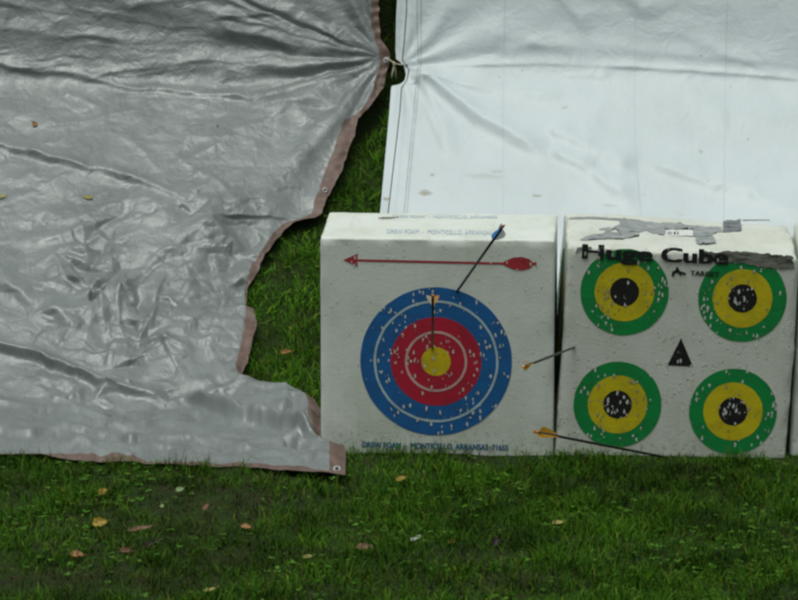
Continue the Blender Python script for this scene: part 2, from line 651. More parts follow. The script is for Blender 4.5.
def sub_mesh(name, P, UV, faces, mat, parent=None):
    used = sorted({i for f in faces for i in f})
    remap = {v: i for i, v in enumerate(used)}
    o = mesh_obj(name, P[used], [tuple(remap[i] for i in f) for f in faces], mat, parent)
    uvl = o.data.uv_layers.new(name='UVMap')
    idx = np.empty(len(o.data.loops), dtype=np.int32)
    o.data.loops.foreach_get('vertex_index', idx)
    uvl.data.foreach_set('uv', UV[np.array(used)[idx]].astype(np.float32).ravel())
    return o


# ---- materials for the sheets
def silver_mat():
    t = NT('silver_poly_sheet')
    uv = t.mapping((1, 1, 1), 'UV')
    big = t.noise(6, 4, .6, uv)
    c = t.mix(t.ramp(big, .3, .7), (.208, .234, .229), (.145, .164, .16))
    c = t.mix(t.ramp(t.noise(38, 5, .7, uv, 1.0), .45, .75, 0, .55), c, (.25, .272, .275))
    dots = t.voro(3.4, uv)
    c = t.mix(t.ramp(dots, .018, .026, .9, 0), c, (.03, .03, .03))
    mud = t.ramp(t.noise(3.1, 6, .7, uv), .6, .78, 0, .45)
    c = t.mix(mud, c, (.11, .11, .085))
    w1 = t.n('ShaderNodeTexWave', wave_type='BANDS', bands_direction='X')
    w2 = t.n('ShaderNodeTexWave', wave_type='BANDS', bands_direction='Y')
    for w in (w1, w2):
        w.inputs['Scale'].default_value = 62
        w.inputs['Distortion'].default_value = .6
        t.l(uv, w.inputs['Vector'])
    weave = t.math('ADD', w1.outputs['Fac'], w2.outputs['Fac'])
    c = t.mix(t.math('MULTIPLY', weave, .05), c, (.12, .13, .12))
    cr = t.voro(24, t.mapping((1, 1.4, 1), 'UV'), 'DISTANCE_TO_EDGE')
    h = t.math('ADD', t.math('MULTIPLY', t.noise(30, 5, .65, uv, 1.4), 1.0), t.math('MULTIPLY', weave, .035))
    n1 = t.bump(h, .28, .012)
    n2 = t.bump(t.ramp(cr, 0, .14), .09, .006, n1)
    rough = t.ramp(t.noise(13, 3, .6, uv), .3, .7, .25, .45)
    return t.done(c, rough, n2, .10, .62)


def white_sheet_mat():
    t = NT('white_canvas_sheet')
    uv = t.mapping((1, 1, 1), 'UV')
    c = t.mix(t.ramp(t.noise(5, 5, .6, uv), .3, .75), (.565, .632, .645), (.515, .58, .59))
    sp = t.voro(13, uv)
    keep = t.ramp(t.noise(7, 2, .5, uv), .42, .52)
    c = t.mix(t.math('MULTIPLY', t.ramp(sp, .02, .06, .6, 0), keep), c, (.22, .19, .15))
    st = t.math('MULTIPLY', t.ramp(t.noise(16, 6, .7, t.mapping((1, 2.2, 1), 'UV')), .60, .72, 0, .38), t.ramp(t.noise(3, 2, .5, uv), .45, .6))
    c = t.mix(st, c, (.42, .36, .27))
    wob = t.n('ShaderNodeTexNoise')
    wob.inputs['Scale'].default_value = 60
    wob.inputs['Detail'].default_value = 4
    t.l(uv, wob.inputs['Vector'])
    wv = t.n('ShaderNodeVectorMath', operation='MULTIPLY_ADD')
    t.l(wob.outputs['Color'], wv.inputs[0])
    wv.inputs[1].default_value = (.03, .012, 0)
    t.l(uv, wv.inputs[2])
    for (sx_, sy_, rx_, ry_, k_) in ((425, 193, 8, 3, .75), (432, 175, 4, 1.8, .7), (536, 195, 6, 2, .6), (485, 177, 22, 3, .25), (386, 198, 4, 2, .7), (497, 172, 8, 2, .3), (610, 205, 9, 2, .25), (700, 150, 2.5, 2, .5), (565, 110, 2, 2, .4)):
        vm = t.n('ShaderNodeVectorMath', operation='SUBTRACT')
        t.l(wv.outputs[0], vm.inputs[0])
        vm.inputs[1].default_value = (sx_ / 385 + .015, sy_ / 385 + .006, 0)
        vs2 = t.n('ShaderNodeVectorMath', operation='MULTIPLY')
        t.l(vm.outputs[0], vs2.inputs[0])
        vs2.inputs[1].default_value = (385 / rx_, 385 / ry_, 0)
        vl = t.n('ShaderNodeVectorMath', operation='LENGTH')
        t.l(vs2.outputs[0], vl.inputs[0])
        c = t.mix(t.ramp(vl.outputs['Value'], .3, 1.2, k_, 0), c, (.27, .235, .16))
    h = t.math('ADD', t.noise(12, 4, .6, uv, .6), t.math('MULTIPLY', t.noise(70, 2, .5, uv), .12))
    return t.done(c, .42, t.bump(h, .5, .012), 0, .4)


M_SILVER = silver_mat()
M_WHITE = white_sheet_mat()
t = NT('brown_sheet_hem')
uvh = t.mapping((1, 1, 1), 'UV')
ch = t.mix(t.ramp(t.noise(20, 5, .65, uvh), .3, .7), (.165, .105, .085), (.10, .065, .05))
ch = t.mix(t.ramp(t.noise(8, 4, .7, uvh), .5, .7, 0, .5), ch, (.085, .06, .048))
ch = t.mix(t.ramp(t.noise(90, 3, .6, uvh), .55, .75, 0, .4), ch, (.23, .175, .155))
M_BROWN = t.done(ch, .5, t.bump(t.noise(60, 4, .6, uvh), .5, .004), 0, .4)
M_METAL = plain_mat('aluminium_eyelet', (.40, .41, .40), .5, .6, .45, 200)
M_THREAD = plain_mat('dark_thread', (.05, .05, .055), .8)
M_SEAM = plain_mat('sewn_seam', (.42, .455, .465), .55)
M_WELD = plain_mat('welded_seam', (.515, .58, .595), .45, 0, .05)
M_STRING = plain_mat('cream_twine', (.58, .52, .38), .85, 0, .4, 300)

# ---- silver tarp mesh
NU, NH, NV, NB = 480, 9, 620, 4
us = np.concatenate([np.linspace(0, 1, NU), 1 + np.linspace(0, 1, NH)[1:]])
vs = np.concatenate([np.linspace(0, 1, NV), 1 + np.linspace(0, 1, NB)[1:]])
U, V = np.meshgrid(us, vs)
XL0, YTOP = -255.0, -120.0
px = XL0 + np.clip(U, 0, 1) * (330 - XL0)
HEM_B = lambda x: .7 + 2.4 * smooth(30, 70, x) * (1 - .6 * smooth(120, 160, x) * (1 - smooth(200, 240, x)))
for _ in range(8):
    yb = fx(LB, px) + 1.1 * gnoise(px, px * 0, .055, 105) + .6 * gnoise(px, px * 0, .15, 106)
    hb = np.maximum(.5, HEM_B(px) * (1 + .7 * gnoise(px, px * 0, .03, 107)))
    py = YTOP + np.clip(V, 0, 1) * (yb - hb - YTOP) + np.clip(V - 1, 0, 1) * hb
    xi = fx(LI, py) + 1.6 * gnoise(py, py * 0, .09, 101) + .8 * gnoise(py, py * 0, .25, 102)
    xo = fx(LX, py) + 1.3 * gnoise(py, py * 0, .08, 103) + .7 * gnoise(py, py * 0, .22, 104)
    nx = XL0 + np.clip(U, 0, 1) * (xi - XL0) + np.clip(U - 1, 0, 1) * (xo - xi)
    px = px * .3 + nx * .7
px = nx
Pl = left_points(px, py)
nr, nc = U.shape
Pf = Pl.reshape(-1, 3)
UVf = np.stack([px, py], -1).reshape(-1, 2) / 385.0
f_main = grid_faces(nr, nc, 0, NU - 1, 0, NV - 1)
f_side = grid_faces(nr, nc, NU - 1, nc - 1, 0, nr - 1)
f_bot = grid_faces(nr, nc, 0, NU - 1, NV - 1, nr - 1)
tarp_l = empty('tarp', Matrix.Translation((-.6, .2, 0)), 'crumpled silver tarp with brown hem spread down the grass bank at left', 'tarp')
sheet = sub_mesh('sheet', Pf - np.array([-.6, .2, 0]), UVf, f_main, M_SILVER, tarp_l)
Pside = Pf - np.array([-.6, .2, 0])
hemo = sub_mesh('hem', Pside, UVf, f_side, M_BROWN, tarp_l)
hemb = sub_mesh('hem', Pside, UVf, f_bot, M_BROWN, tarp_l)
TARP_PTS = [Pf]


def surf_frame(fn, x, y):
    p = fn(np.array([x]), np.array([y]))[0]
    q = fn(np.array([x + 1.5]), np.array([y]))[0]
    s = fn(np.array([x]), np.array([y + 1.5]))[0]
    n = np.cross(q - p, p - s)
    n /= np.linalg.norm(n)
    if n[2] < 0:
        n = -n
    return Vector(p), Vector(n), Vector(q - p).normalized()


def eyelet(x, y, fn, parent, r=.0085, local=(0, 0, 0), facing=None):
    p, n, u = surf_frame(fn, x, y)
    if facing is not None:
        n = (n + Vector(facing) * .8).normalized()
    q = n.to_track_quat('Z', 'Y')
    Vv, Ff = [], []
    N, K = 20, 8
    for i in range(N):
        a = 2 * math.pi * i / N
        for k in range(K):
            b = 2 * math.pi * k / K
            rr = r + .0032 * math.cos(b)
            Vv.append(p + n * .003 + q @ Vector((rr * math.cos(a), rr * math.sin(a), .0016 * math.sin(b))) - Vector(local))
    for i in range(N):
        for k in range(K):
            Ff.append((i * K + k, ((i + 1) % N) * K + k, ((i + 1) % N) * K + (k + 1) % K, i * K + (k + 1) % K))
    e = mesh_obj('eyelet', Vv, Ff, M_METAL, parent)
    Vv = [p + n * .0024 + q @ Vector((r * .9 * math.cos(2 * math.pi * i / N), r * .9 * math.sin(2 * math.pi * i / N), 0)) - Vector(local) for i in range(N)]
    mesh_obj('eyelet_hole', Vv, [tuple(range(N))], M_HOLE, e)
    return p, n


M_HOLE = plain_mat('dark_hole', (.02, .022, .018), .9)
tie_p, tie_n = eyelet(386.3, 60.5, left_points, hemo, .0065, (-.6, .2, 0), (0, -1, 0))
eyelet(325, 192, left_points, hemo, .0055, (-.6, .2, 0), (0, -1, 0))
eyelet(337, 470, left_points, hemo, .0075, (-.6, .2, 0), (0, -1, .2))

# ---- white tarp mesh
NU2, NV2 = 330, 240
us = np.linspace(0, 1, NU2) ** 1.25
vs = np.linspace(-120, 350, NV2)
# extra rows round the notch
vs = np.sort(np.concatenate([vs, np.linspace(55, 92, 40)]))
U, V = np.meshgrid(us, vs)
py = V
px = fx(WX, py) + U * (1120 - fx(WX, py))
Pw = white_points(px, py)
nr, nc = U.shape
Pf2 = Pw.reshape(-1, 3)
UV2 = np.stack([px, py], -1).reshape(-1, 2) / 385.0
wo = np.array([.9, .7, 0])
tarp_w = empty('tarp', Matrix.Translation(wo), 'large white canvas tarp hanging behind the foam archery targets', 'tarp')
sub_mesh('sheet', Pf2 - wo, UV2, grid_faces(nr, nc), M_WHITE, tarp_w)
TARP_PTS.append(Pf2)


def strip(name, pts, wpx, mat, off=.0012, step=2.0, dash=None):
    pts = np.array(pts, float)
    seg = np.linalg.norm(np.diff(pts, axis=0), axis=1)
    cum = np.concatenate([[0], np.cumsum(seg)])
    n = int(cum[-1] / step) + 1
    s = np.linspace(0, cum[-1], n)
    cx = np.interp(s, cum, pts[:, 0])
    cy = np.interp(s, cum, pts[:, 1])
    L = white_points(cx - wpx / 2, cy, off)
    Rr = white_points(cx + wpx / 2, cy, off)
    Vv = np.concatenate([L, Rr]) - wo
    Ff = [(i, n + i, n + i + 1, i + 1) for i in range(n - 1) if not (dash and (i % dash) == dash - 1)]
    return mesh_obj(name, Vv, Ff, mat, tarp_w)


strip('stitch_line', [(407, -110), (406.5, 10), (404, 45), (402.3, 60), (409, 70), (407, 80), (401.5, 90), (400, 112), (393, 170), (388, 213), (375, 345)], .9, M_THREAD)
strip('hem_seam', [(417, -110), (417, 20), (418.5, 62), (414, 110), (408, 170), (404, 213), (396, 345)], .9, M_SEAM)
strip('hem_seam', [(421, -110), (421, 20), (421, 62), (416.5, 110), (410.5, 170), (407, 213), (399, 345)], .8, M_SEAM)
strip('panel_seam', [(632, -110), (636, 0), (634, 100), (636, 160), (641, 213), (644, 345)], 1.6, M_WELD, .0008)
strip('panel_seam', [(502, -110), (505, 0), (503, 100), (503, 213), (503, 345)], 1.4, M_WELD, .0008)
strip('panel_seam', [(728, -110), (727, 0), (725, 100), (724, 213), (724, 345)], 1.4, M_WELD, .0008)

# ---- twine between the two eyelets
wp, wn, _ = surf_frame(white_points, 406, 64)
V0, F0 = [], []


def addtube(pts, rad, n=6):
    v, f = tube(pts, rad, n)
    o = len(V0)
    V0.extend(v)
    F0.extend([tuple(i + o for i in q) for q in f])


tp = tie_p + Vector((0, -.01, .004))
knot = tp.lerp(wp, .4) + Vector((0, -.012, -.004))
addtube([tp + Vector((.001, .012, 0)), tp, tp.lerp(knot, .5) + Vector((0, 0, .004)), knot], .0022)
addtube([knot, knot.lerp(wp, .5) + Vector((0, 0, -.003)), wp + Vector((.002, -.006, 0)), wp + Vector((.008, .008, -.002))], .0022)
addtube([knot + Vector((-.004, -.003, .004)), knot + Vector((.003, -.005, 0)), knot + Vector((-.002, -.004, -.006))], .0045)
addtube([knot, knot + Vector((-.002, -.006, -.014)), knot + Vector((-.006, -.008, -.03)), knot + Vector((-.008, -.006, -.042))], .0026)
addtube([knot, knot + Vector((.004, -.006, -.02)), knot + Vector((.006, -.004, -.05))], .0012)
V0 = [Vector(v) - knot for v in V0]
st = mesh_obj('tie_string', V0, F0, M_STRING)
st.location = knot
tag(st, 'short knotted cream twine joining the silver tarp to the white one', 'string')

# ------------------------------------------------------------------ foam targets
def ax_coords(n, half, r, k=6):
    e = r * (1 - np.cos(np.linspace(0, math.pi / 2, k)))
    inner = np.linspace(-half + r, half - r, n)
    return np.concatenate([-half + e[:-1], inner, half - e[::-1][1:]])


def rounded_block(name, w, d, h, r, mat, parent, wear=.002, seed=0, tweak=None):
    axs = [ax_coords(34, w / 2, r), ax_coords(22, d / 2, r), ax_coords(34, h / 2, r)]
    bm = bmesh.new()
    cache = {}

    def vert(p):
        k = tuple(round(c, 6) for c in p)
        if k not in cache:
            cache[k] = bm.verts.new(p)
        return cache[k]
    for a in range(3):
        b, c = (a + 1) % 3, (a + 2) % 3
        for s in (-1, 1):
            for i in range(len(axs[b]) - 1):
                for j in range(len(axs[c]) - 1):
                    q = []
                    for (ii, jj) in ((i, j), (i + 1, j), (i + 1, j + 1), (i, j + 1)):
                        p = [0, 0, 0]
                        p[a] = s * (w, d, h)[a] / 2
                        p[b] = axs[b][ii]
                        p[c] = axs[c][jj]
                        q.append(vert(p))
                    try:
                        bm.faces.new(q if s > 0 else q[::-1])
                    except ValueError:
                        pass
    hw = Vector((w / 2, d / 2, h / 2))
    for v in bm.verts:
        core = Vector([max(-hw[i] + r, min(hw[i] - r, v.co[i])) for i in range(3)])
        dlt = v.co - core
        if dlt.length > 1e-9:
            nz = sum(1 for i in range(3) if abs(dlt[i]) > 1e-7)
            dr = dlt.normalized()
            p = core + dr * r
            if nz > 1:     # edges and corners are knocked about
                k = mnoise.noise(v.co * 14 + Vector((seed, 3, 1))) * .6 + mnoise.noise(v.co * 45 + Vector((seed, 9, 4))) * .5
                p -= dr * max(-.2, k + .1) * wear * 2.2
            v.co = p
        v.co.z += h / 2
        if tweak:
            v.co = tweak(v.co)
    return bm_obj(name, bm, mat, parent)


class Face:
    """unprojects pixels on to a plane of a block, in the block's own coordinates"""

    def __init__(self, mat, axis, val):
        self.inv = mat.inverted()
        self.axis, self.val = axis, val

    def __call__(self, x, y, off=0.0):
        d = ray(x, y)
        o = self.inv @ Vector(CAMP)
        e = (self.inv @ Vector(CAMP + d)) - o
        v = self.val + off
        k = (v - o[self.axis]) / e[self.axis]
        return o + e * k


def ring(name, face, cx, cy, r_out, r_in, off, mat, parent, n=96, jit=.0, seed=0):
    """annulus on the face; radii in pixels -> metres"""
    c = face(cx, cy, off)
    s = 13.0 / F_PX
    Vv, Ff = [], []
    rr = random.Random(seed)
    K = 5
    rads = [r_in + (r_out - r_in) * k / (K - 1) for k in range(K)]
    for k, r in enumerate(rads):
        for i in range(n):
            a = 2 * math.pi * i / n
            q = r * (1 + jit * mnoise.noise((math.cos(a) * 6 + seed, math.sin(a) * 6, r * .1)))
            Vv.append(c + Vector((math.cos(a) * q * s, 0, math.sin(a) * q * s)))
    for k in range(K - 1):
        for i in range(n):
            j = (i + 1) % n
            Ff.append((k * n + i, k * n + j, (k + 1) * n + j, (k + 1) * n + i))
    if r_in <= 0:
        Vv = Vv[n:] + [c]
        Ff = []
        for k in range(K - 2):
            for i in range(n):
                j = (i + 1) % n
                Ff.append((k * n + i, k * n + j, (k + 1) * n + j, (k + 1) * n + i))
        ci = len(Vv) - 1
        Ff += [(ci, i, (i + 1) % n) for i in range(n)][::1]
    return mesh_obj(name, Vv, Ff, mat, parent, False)


def poly(name, face, pts, off, mat, parent, lift=0.0, rag=0.0, seed=0):
    """flat polygon printed or stuck on a face"""
    P2 = []
    n = len(pts)
    for i in range(n):
        a, b = pts[i], pts[(i + 1) % n]
        m = max(1, int(math.hypot(b[0] - a[0], b[1] - a[1]) / 2.5)) if rag else 1
        for k in range(m):
            tt = k / m
            x, y = a[0] + (b[0] - a[0]) * tt, a[1] + (b[1] - a[1]) * tt
            if rag:
                x += rag * mnoise.noise((x * .4, y * .4, seed))
                y += rag * .6 * mnoise.noise((x * .4, y * .4, seed + 5))
            P2.append((x, y))
    bm = bmesh.new()
    vs_ = [bm.verts.new(face(x, y, off)) for x, y in P2]
    es = [bm.edges.new((vs_[i], vs_[(i + 1) % len(vs_)])) for i in range(len(vs_))]
    bmesh.ops.triangle_fill(bm, use_beauty=True, edges=es)
    if rag and lift:
        bmesh.ops.subdivide_edges(bm, edges=[e for e in bm.edges if e.calc_length() > .012], cuts=2, use_grid_fill=False)
        for v_ in bm.verts:
            v_.co.z += lift * max(0, .2 + mnoise.noise(v_.co * 38) + .6 * mnoise.noise(v_.co * 90))
    return bm_obj(name, bm, mat, parent, False)


def text_on(name, face, body, x0, y0, x1, y1, cap, off, mat, parent, bold=.0, fat=0.0, flip=False):
    """lettering from (x0,y0) to (x1,y1) baseline pixels with cap height in pixels"""
    cu = bpy.data.curves.new('lettering', 'FONT')
    cu.body = body
    cu.size = 1
    cu.offset = bold
    cu.resolution_u = 4
    tmp = bpy.data.objects.new('lettering', cu)
    col.objects.link(tmp)
    dg = bpy.context.evaluated_depsgraph_get()
    me = bpy.data.meshes.new_from_object(tmp.evaluated_get(dg))
    bpy.data.objects.remove(tmp)
    bpy.data.curves.remove(cu)
    xs = [v.co.x for v in me.vertices]
    mn, mx = min(xs), max(xs)
    caph = .70
    dirx, diry = x1 - x0, y1 - y0
    ln = math.hypot(dirx, diry)
    nx_, ny_ = diry / ln, -dirx / ln
    for v in me.vertices:
        u = (v.co.x - mn) / (mx - mn)
        w_ = v.co.y / caph * cap
        if flip:
            u, w_ = 1 - u, cap - w_
        v.co = face(x0 + dirx * u + nx_ * w_, y0 + diry * u + ny_ * w_, off)
    if fat:
        # strokes thickened by overprinting the letters a hair apart
        bm = bmesh.new()
        bm.from_mesh(me)
        base = list(bm.faces)
        k_ = 13.0 / F_PX
        for i, (ax_, az_) in enumerate([(-1, .35), (1, .35), (-1, -.35), (1, -.35), (.5, 0), (-.5, 0)]):
            g_ = bmesh.ops.duplicate(bm, geom=base + list({e for f in base for e in f.edges}) + list({v for f in base for v in f.verts}))
            for e_ in g_['geom']:
                if isinstance(e_, bmesh.types.BMVert):
                    e_.co += Vector((ax_ * fat * k_, -.00008 * (i + 1), az_ * fat * k_))
        bm.to_mesh(me)
        bm.free()
    me.materials.clear()
    me.materials.append(mat)
    o = bpy.data.objects.new(name, me)
    col.objects.link(o)
    o.parent = parent
    return o


M_FOAM1 = foam_mat('white_foam', (.69, .73, .675), .35, .4)
M_FOAM2 = foam_mat('weathered_foam', (.635, .66, .595), .9, .7)
M_BLUE = print_mat('blue_print', (.014, .125, .36), thr=.95)
M_RED = print_mat('red_print', (.48, .016, .042), thr=1.2, foam=(.66, .55, .52))
M_GOLD = print_mat('gold_print', (.66, .50, .012), thr=.6)
M_LINE = print_mat('pale_line', (.44, .58, .62), thr=.3)
M_LINE2 = print_mat('pink_line', (.62, .40, .38), thr=.3)
M_GREEN = print_mat('green_print', (.004, .26, .055), thr=1.1)
M_YEL = print_mat('yellow_print', (.62, .51, .010), thr=.8, foam=(.36, .33, .22))
M_BLACK = print_mat('black_print', (.011, .011, .011), thr=2.4)
M_INK = print_mat('ink_print', (.012, .012, .014), thr=.22, foam=(.42, .43, .39))
M_TEAL = print_mat('teal_print', (.03, .16, .28), thr=.06)
M_FAINT = print_mat('faded_blue_print', (.40, .51, .64), thr=.3)
M_ARROWRED = print_mat('red_arrow_print', (.42, .035, .045), thr=.45, foam=(.6, .5, .46))
tk = NT('grey_torn_skin')
ck = tk.mix(tk.ramp(tk.noise(42, 5, .7, tk.mapping((.6, 1.5, 1))), .35, .68), (.20, .225, .22), (.34, .37, .36))
ck = tk.mix(tk.ramp(tk.noise(33, 5, .75, tk.mapping((.7, 1.8, 1))), .60, .66), ck, (.64, .655, .61))
M_GREY = tk.done(ck, .5, tk.bump(tk.noise(60, 4, .6, tk.mapping((.5, 1.4, 1))), .6, .006), 0, .4)
M_GREYD = plain_mat('dark_grey_tape', (.17, .185, .19), .4, 0, .35, 60)
tt = NT('worn_dark_skin')
cc = tt.mix(tt.ramp(tt.noise(40, 5, .7, tt.mapping((.5, 1, 2.2))), .35, .62), (.05, .052, .045), (.24, .24, .2))
M_WORN = tt.done(cc, .5, tt.bump(tt.noise(90, 4), .6, .003))
M_PAPER = plain_mat('white_label_stock', (.70, .72, .68), .5, 0, .15)

# block with the single big face
w1_, d1_, h1_ = .603, .345, .606
c0 = Vector((-.2026, 0, -.03))
rot1 = Matrix.Rotation(R(-3), 4, 'Z')
m1 = Matrix.Translation(c0) @ rot1 @ Matrix.Translation((w1_ / 2, d1_ / 2, 0))
T1 = empty('archery_target', m1, 'white foam block printed with one large blue, red and gold target', 'archery target')
rounded_block('foam_block', w1_, d1_, h1_, .0065, M_FOAM1, T1, .0022, 2)
f1 = Face(m1, 1, -d1_ / 2)
top1 = Face(m1, 2, h1_)
E = -.0012
blue = ring('blue_ring', f1, 436, 361.5, 75.5, 45, E, M_BLUE, T1, jit=.004, seed=1)
ring('pale_line', f1, 436, 361.5, 62.2, 59.8, E - .0006, M_LINE, blue, jit=.006, seed=2)
red = ring('red_ring', f1, 436, 361.5, 45.2, 14, E - .0003, M_RED, T1, jit=.006, seed=3)
ring('pale_line', f1, 436, 361.5, 31.0, 28.6, E - .0009, M_LINE2, red, jit=.008, seed=4)
ring('gold_centre', f1, 436, 361.5, 14.6, 0, E - .0006, M_GOLD, T1, jit=.008, seed=5)
# printed red arrow
ya = lambda x: 260 + (x - 343) * 4.2 / 190
pa = poly('printed_arrow', f1, [(343, 260), (358, 253.5), (357, ya(357) - 1.1), (503, ya(503) - 1.1), (506, 260.5), (513, 257.6), (522, 256.8), (530, 259.4), (533, 262.8),
                                (536.5, 262.2), (536.5, 265.4), (533, 265), (530, 268.4), (522, 270.6), (513, 269.4), (506, 266.3), (503, ya(503) + 1.1), (357, ya(357) + 1.1), (358, 266.8)],
          E, M_ARROWRED, T1)
text_on('maker_text', f1, 'DREW FOAM  -  MONTICELLO, ARKANSAS  71655', 362.5, 447.2, 508, 450.4, 5.6, E, M_TEAL, T1, .0, .28)
text_on('maker_text', top1, 'DREW FOAM  -  MONTICELLO, ARKANSAS', 387, 233.2, 492, 234.8, 4.2, .0012, M_FAINT, T1, .0)
text_on('maker_text', top1, 'DREW FOAM  -  MONTICELLO, ARKANSAS', 393, 217.8, 497, 218.4, 2.8, .0012, M_FAINT, T1, .0)
# the blue face on its right-hand side, glimpsed in the gap


def side_disc(name, parent, x, yc, zc, rads, mats):
    for k, (ro, ri) in enumerate(rads):
        Vv, Ff = [], []
        n = 64
        for i in range(n):
            a = 2 * math.pi * i / n
            for r in (ro, ri):
                Vv.append((x + math.copysign(.0002 * k, x), yc + r * math.cos(a), zc + r * math.sin(a)))
        for i in range(n):
            j = (i + 1) % n
            Ff.append((2 * i, 2 * i + 1, 2 * j + 1, 2 * j))
        o = mesh_obj(name, Vv, Ff, mats[k], parent, False)
    return o


side_disc('side_print', T1, w1_ / 2 + .0012, .0, .33, [(.15, .02)], [M_BLUE])

# cube-like block with four faces
w2_, d2_, h2_ = .598, .45, .597
c2 = Vector((.4012, -.025, -.034))
rot2 = Matrix.Rotation(R(.6), 4, 'Z') @ Matrix.Rotation(R(3.65), 4, 'Y')
m2 = Matrix.Translation(c2) @ rot2 @ Matrix.Translation((w2_ / 2, d2_ / 2, 0))
T2 = empty('archery_target', m2, 'weathered foam block printed with four green and yellow bullseyes and Huge Cube', 'archery target')


def tweak2(c):
    if c.z > h2_ * .6:
        k = (c.z - h2_ * .6) / (h2_ * .4)
        c.x += .006 * k * math.sin(c.y * 9)
        if c.y > -d2_ / 2 + .03:
            c.z += .004 * k * mnoise.noise(Vector((c.x * 7, c.y * 7, 2)))
    return c


rounded_block('foam_block', w2_, d2_, h2_, .013, M_FOAM2, T2, .0045, 8, tweak2)
f2 = Face(m2, 1, -d2_ / 2)
top2 = Face(m2, 2, h2_)
for k, (cx, cy) in enumerate([(624.5, 292), (742.5, 298.5), (617.5, 404.5), (733, 411.5)]):
    g = ring('bullseye', f2, cx, cy, 43.8, 29, E, M_GREEN, T2, jit=.008, seed=10 + k)
    ring('yellow_ring', f2, cx, cy, 29.6, 14, E - .0003, M_YEL, g, jit=.01, seed=20 + k)
    ring('black_centre', f2, cx, cy, 14.4, 0, E - .0006, M_BLACK, g, jit=.02, seed=30 + k)
poly('printed_triangle', f2, [(681, 338), (693, 366.5), (667.5, 365.2)], E, M_BLACK, T2)
text_on('block_title', f2, 'Huge', 583, 258.0, 651.5, 261.0, 14.0, E - .0028, M_INK, T2, .0, 1.3)
text_on('block_title', f2, 'Cube', 662, 261.4, 727, 264.2, 14.0, E - .0028, M_INK, T2, .0, 1.3)
text_on('maker_text', f2, 'TARGET', 690.5, 275.2, 719, 276.8, 4.8, E - .0012, M_INK, T2, .0, .3)
poly('emblem', f2, [(671.5, 276), (672.5, 271), (675, 270.6), (677, 266), (680, 271), (686, 273), (685.5, 275.6), (682, 274), (680.5, 276), (678, 272.6), (674.5, 273.5), (674, 276.4)], E - .0012, M_INK, T2)
# torn skin and tape on the top
gt = poly('torn_skin', top2, [(619.7, 219), (639, 220), (648, 222.6), (660, 223), (670, 222), (695, 226), (720.5, 227.2), (723, 232), (712, 233.5), (716, 243), (700, 244.5),
                         (697, 243), (696, 237), (694, 236), (694, 229.2), (666, 229), (665, 236), (651, 233.5), (647, 230.2), (640, 232), (639, 236.6), (620, 238.5), (597, 239), (584, 240.5),
                         (578, 239.5), (592, 234.6), (620, 232), (613.6, 227.5), (620, 223)], .0016, M_GREY, T2, .005, 2.4, 3)
poly('tape', top2, [(723, 221.5), (741, 220.5), (742, 231), (723, 232.4)], .0030, M_GREYD, T2, .005, 1.0, 9)
poly('edge_stain', top2, [(566, 219.6), (571, 217.2), (590, 216.4), (612, 217.6), (640, 219.4), (639, 221), (612, 219.6), (590, 218.2), (574, 219)], .0016, M_GREY, T2, rag=.7, seed=4)
poly('edge_stain', top2, [(742, 219.6), (770, 219.6), (770, 220.7), (742, 221)], .0016, M_GREYD, T2, rag=.7, seed=5)
poly('torn_skin', top2, [(598, 229), (608, 227), (616, 229), (607, 231.5)], .0016, M_GREY, T2, .003, 2.2, 13)
lab = poly('white_label', top2, [(666, 229.6), (693, 229.8), (693.5, 236), (665.5, 235.8)], .0024, M_PAPER, T2, 0, 1.8, 21)
for k, (xx, ww) in enumerate([(668.5, 1.2), (671, .9), (674, 1.8), (677.5, 1.2)]):
    poly('printed_mark', top2, [(xx, 231.6), (xx + ww, 231.6), (xx + ww - .3, 234.4), (xx - .3, 234.4)], .0032, M_INK, lab)
poly('worn_strip', f2, [(698, 251), (718, 252.5), (724, 251.2), (745, 251.5), (770, 254.2), (792, 256), (795, 268.5), (780, 269.4), (758, 266.5), (742, 262.6), (726, 262.4), (712, 261), (703, 258)], E - .0016, M_WORN, T2, 0, 3.6, 6)
poly('worn_strip', f2, [(577, 247.5), (592, 246.4), (592, 249.5), (580, 251), (576, 254)], E - .0005, M_GREY, T2, rag=1.6, seed=7)
side_disc('side_print', T2, -w2_ / 2 - .0012, -.02, .36, [(.185, .12), (.12, .05)], [M_GREEN, M_YEL])

# third block, cut off by the edge of the photograph
w3_, d3_, h3_ = .60, .40, .60
c3 = Vector((1.012, .0, -.066))
m3 = Matrix.Translation(c3) @ Matrix.Rotation(R(-1), 4, 'Z') @ Matrix.Rotation(R(2.6), 4, 'Y') @ Matrix.Translation((w3_ / 2, d3_ / 2, .02))
T3 = empty('archery_target', m3, 'pale foam block cut off by the right edge of the photo', 'archery target')
rounded_block('foam_block', w3_, d3_, h3_, .022, M_FOAM1, T3, .003, 5)

# splinter on the first block's top
sp_c = m1 @ top1(388, 218.6, .003)
v, f = tube([(-.026, 0, 0), (-.012, .001, .001), (.006, -.001, .0012), (.027, .003, .002)], [.0012, .003, .0026, .001], 6)
stk = mesh_obj('twig', v, f, plain_mat('grey_wood', (.23, .2, .16), .8, 0, .4, 120))
stk.location = sp_c + Vector((0, 0, .001))
tag(stk, 'short grey splinter of wood lying on top of the blue target block', 'twig')

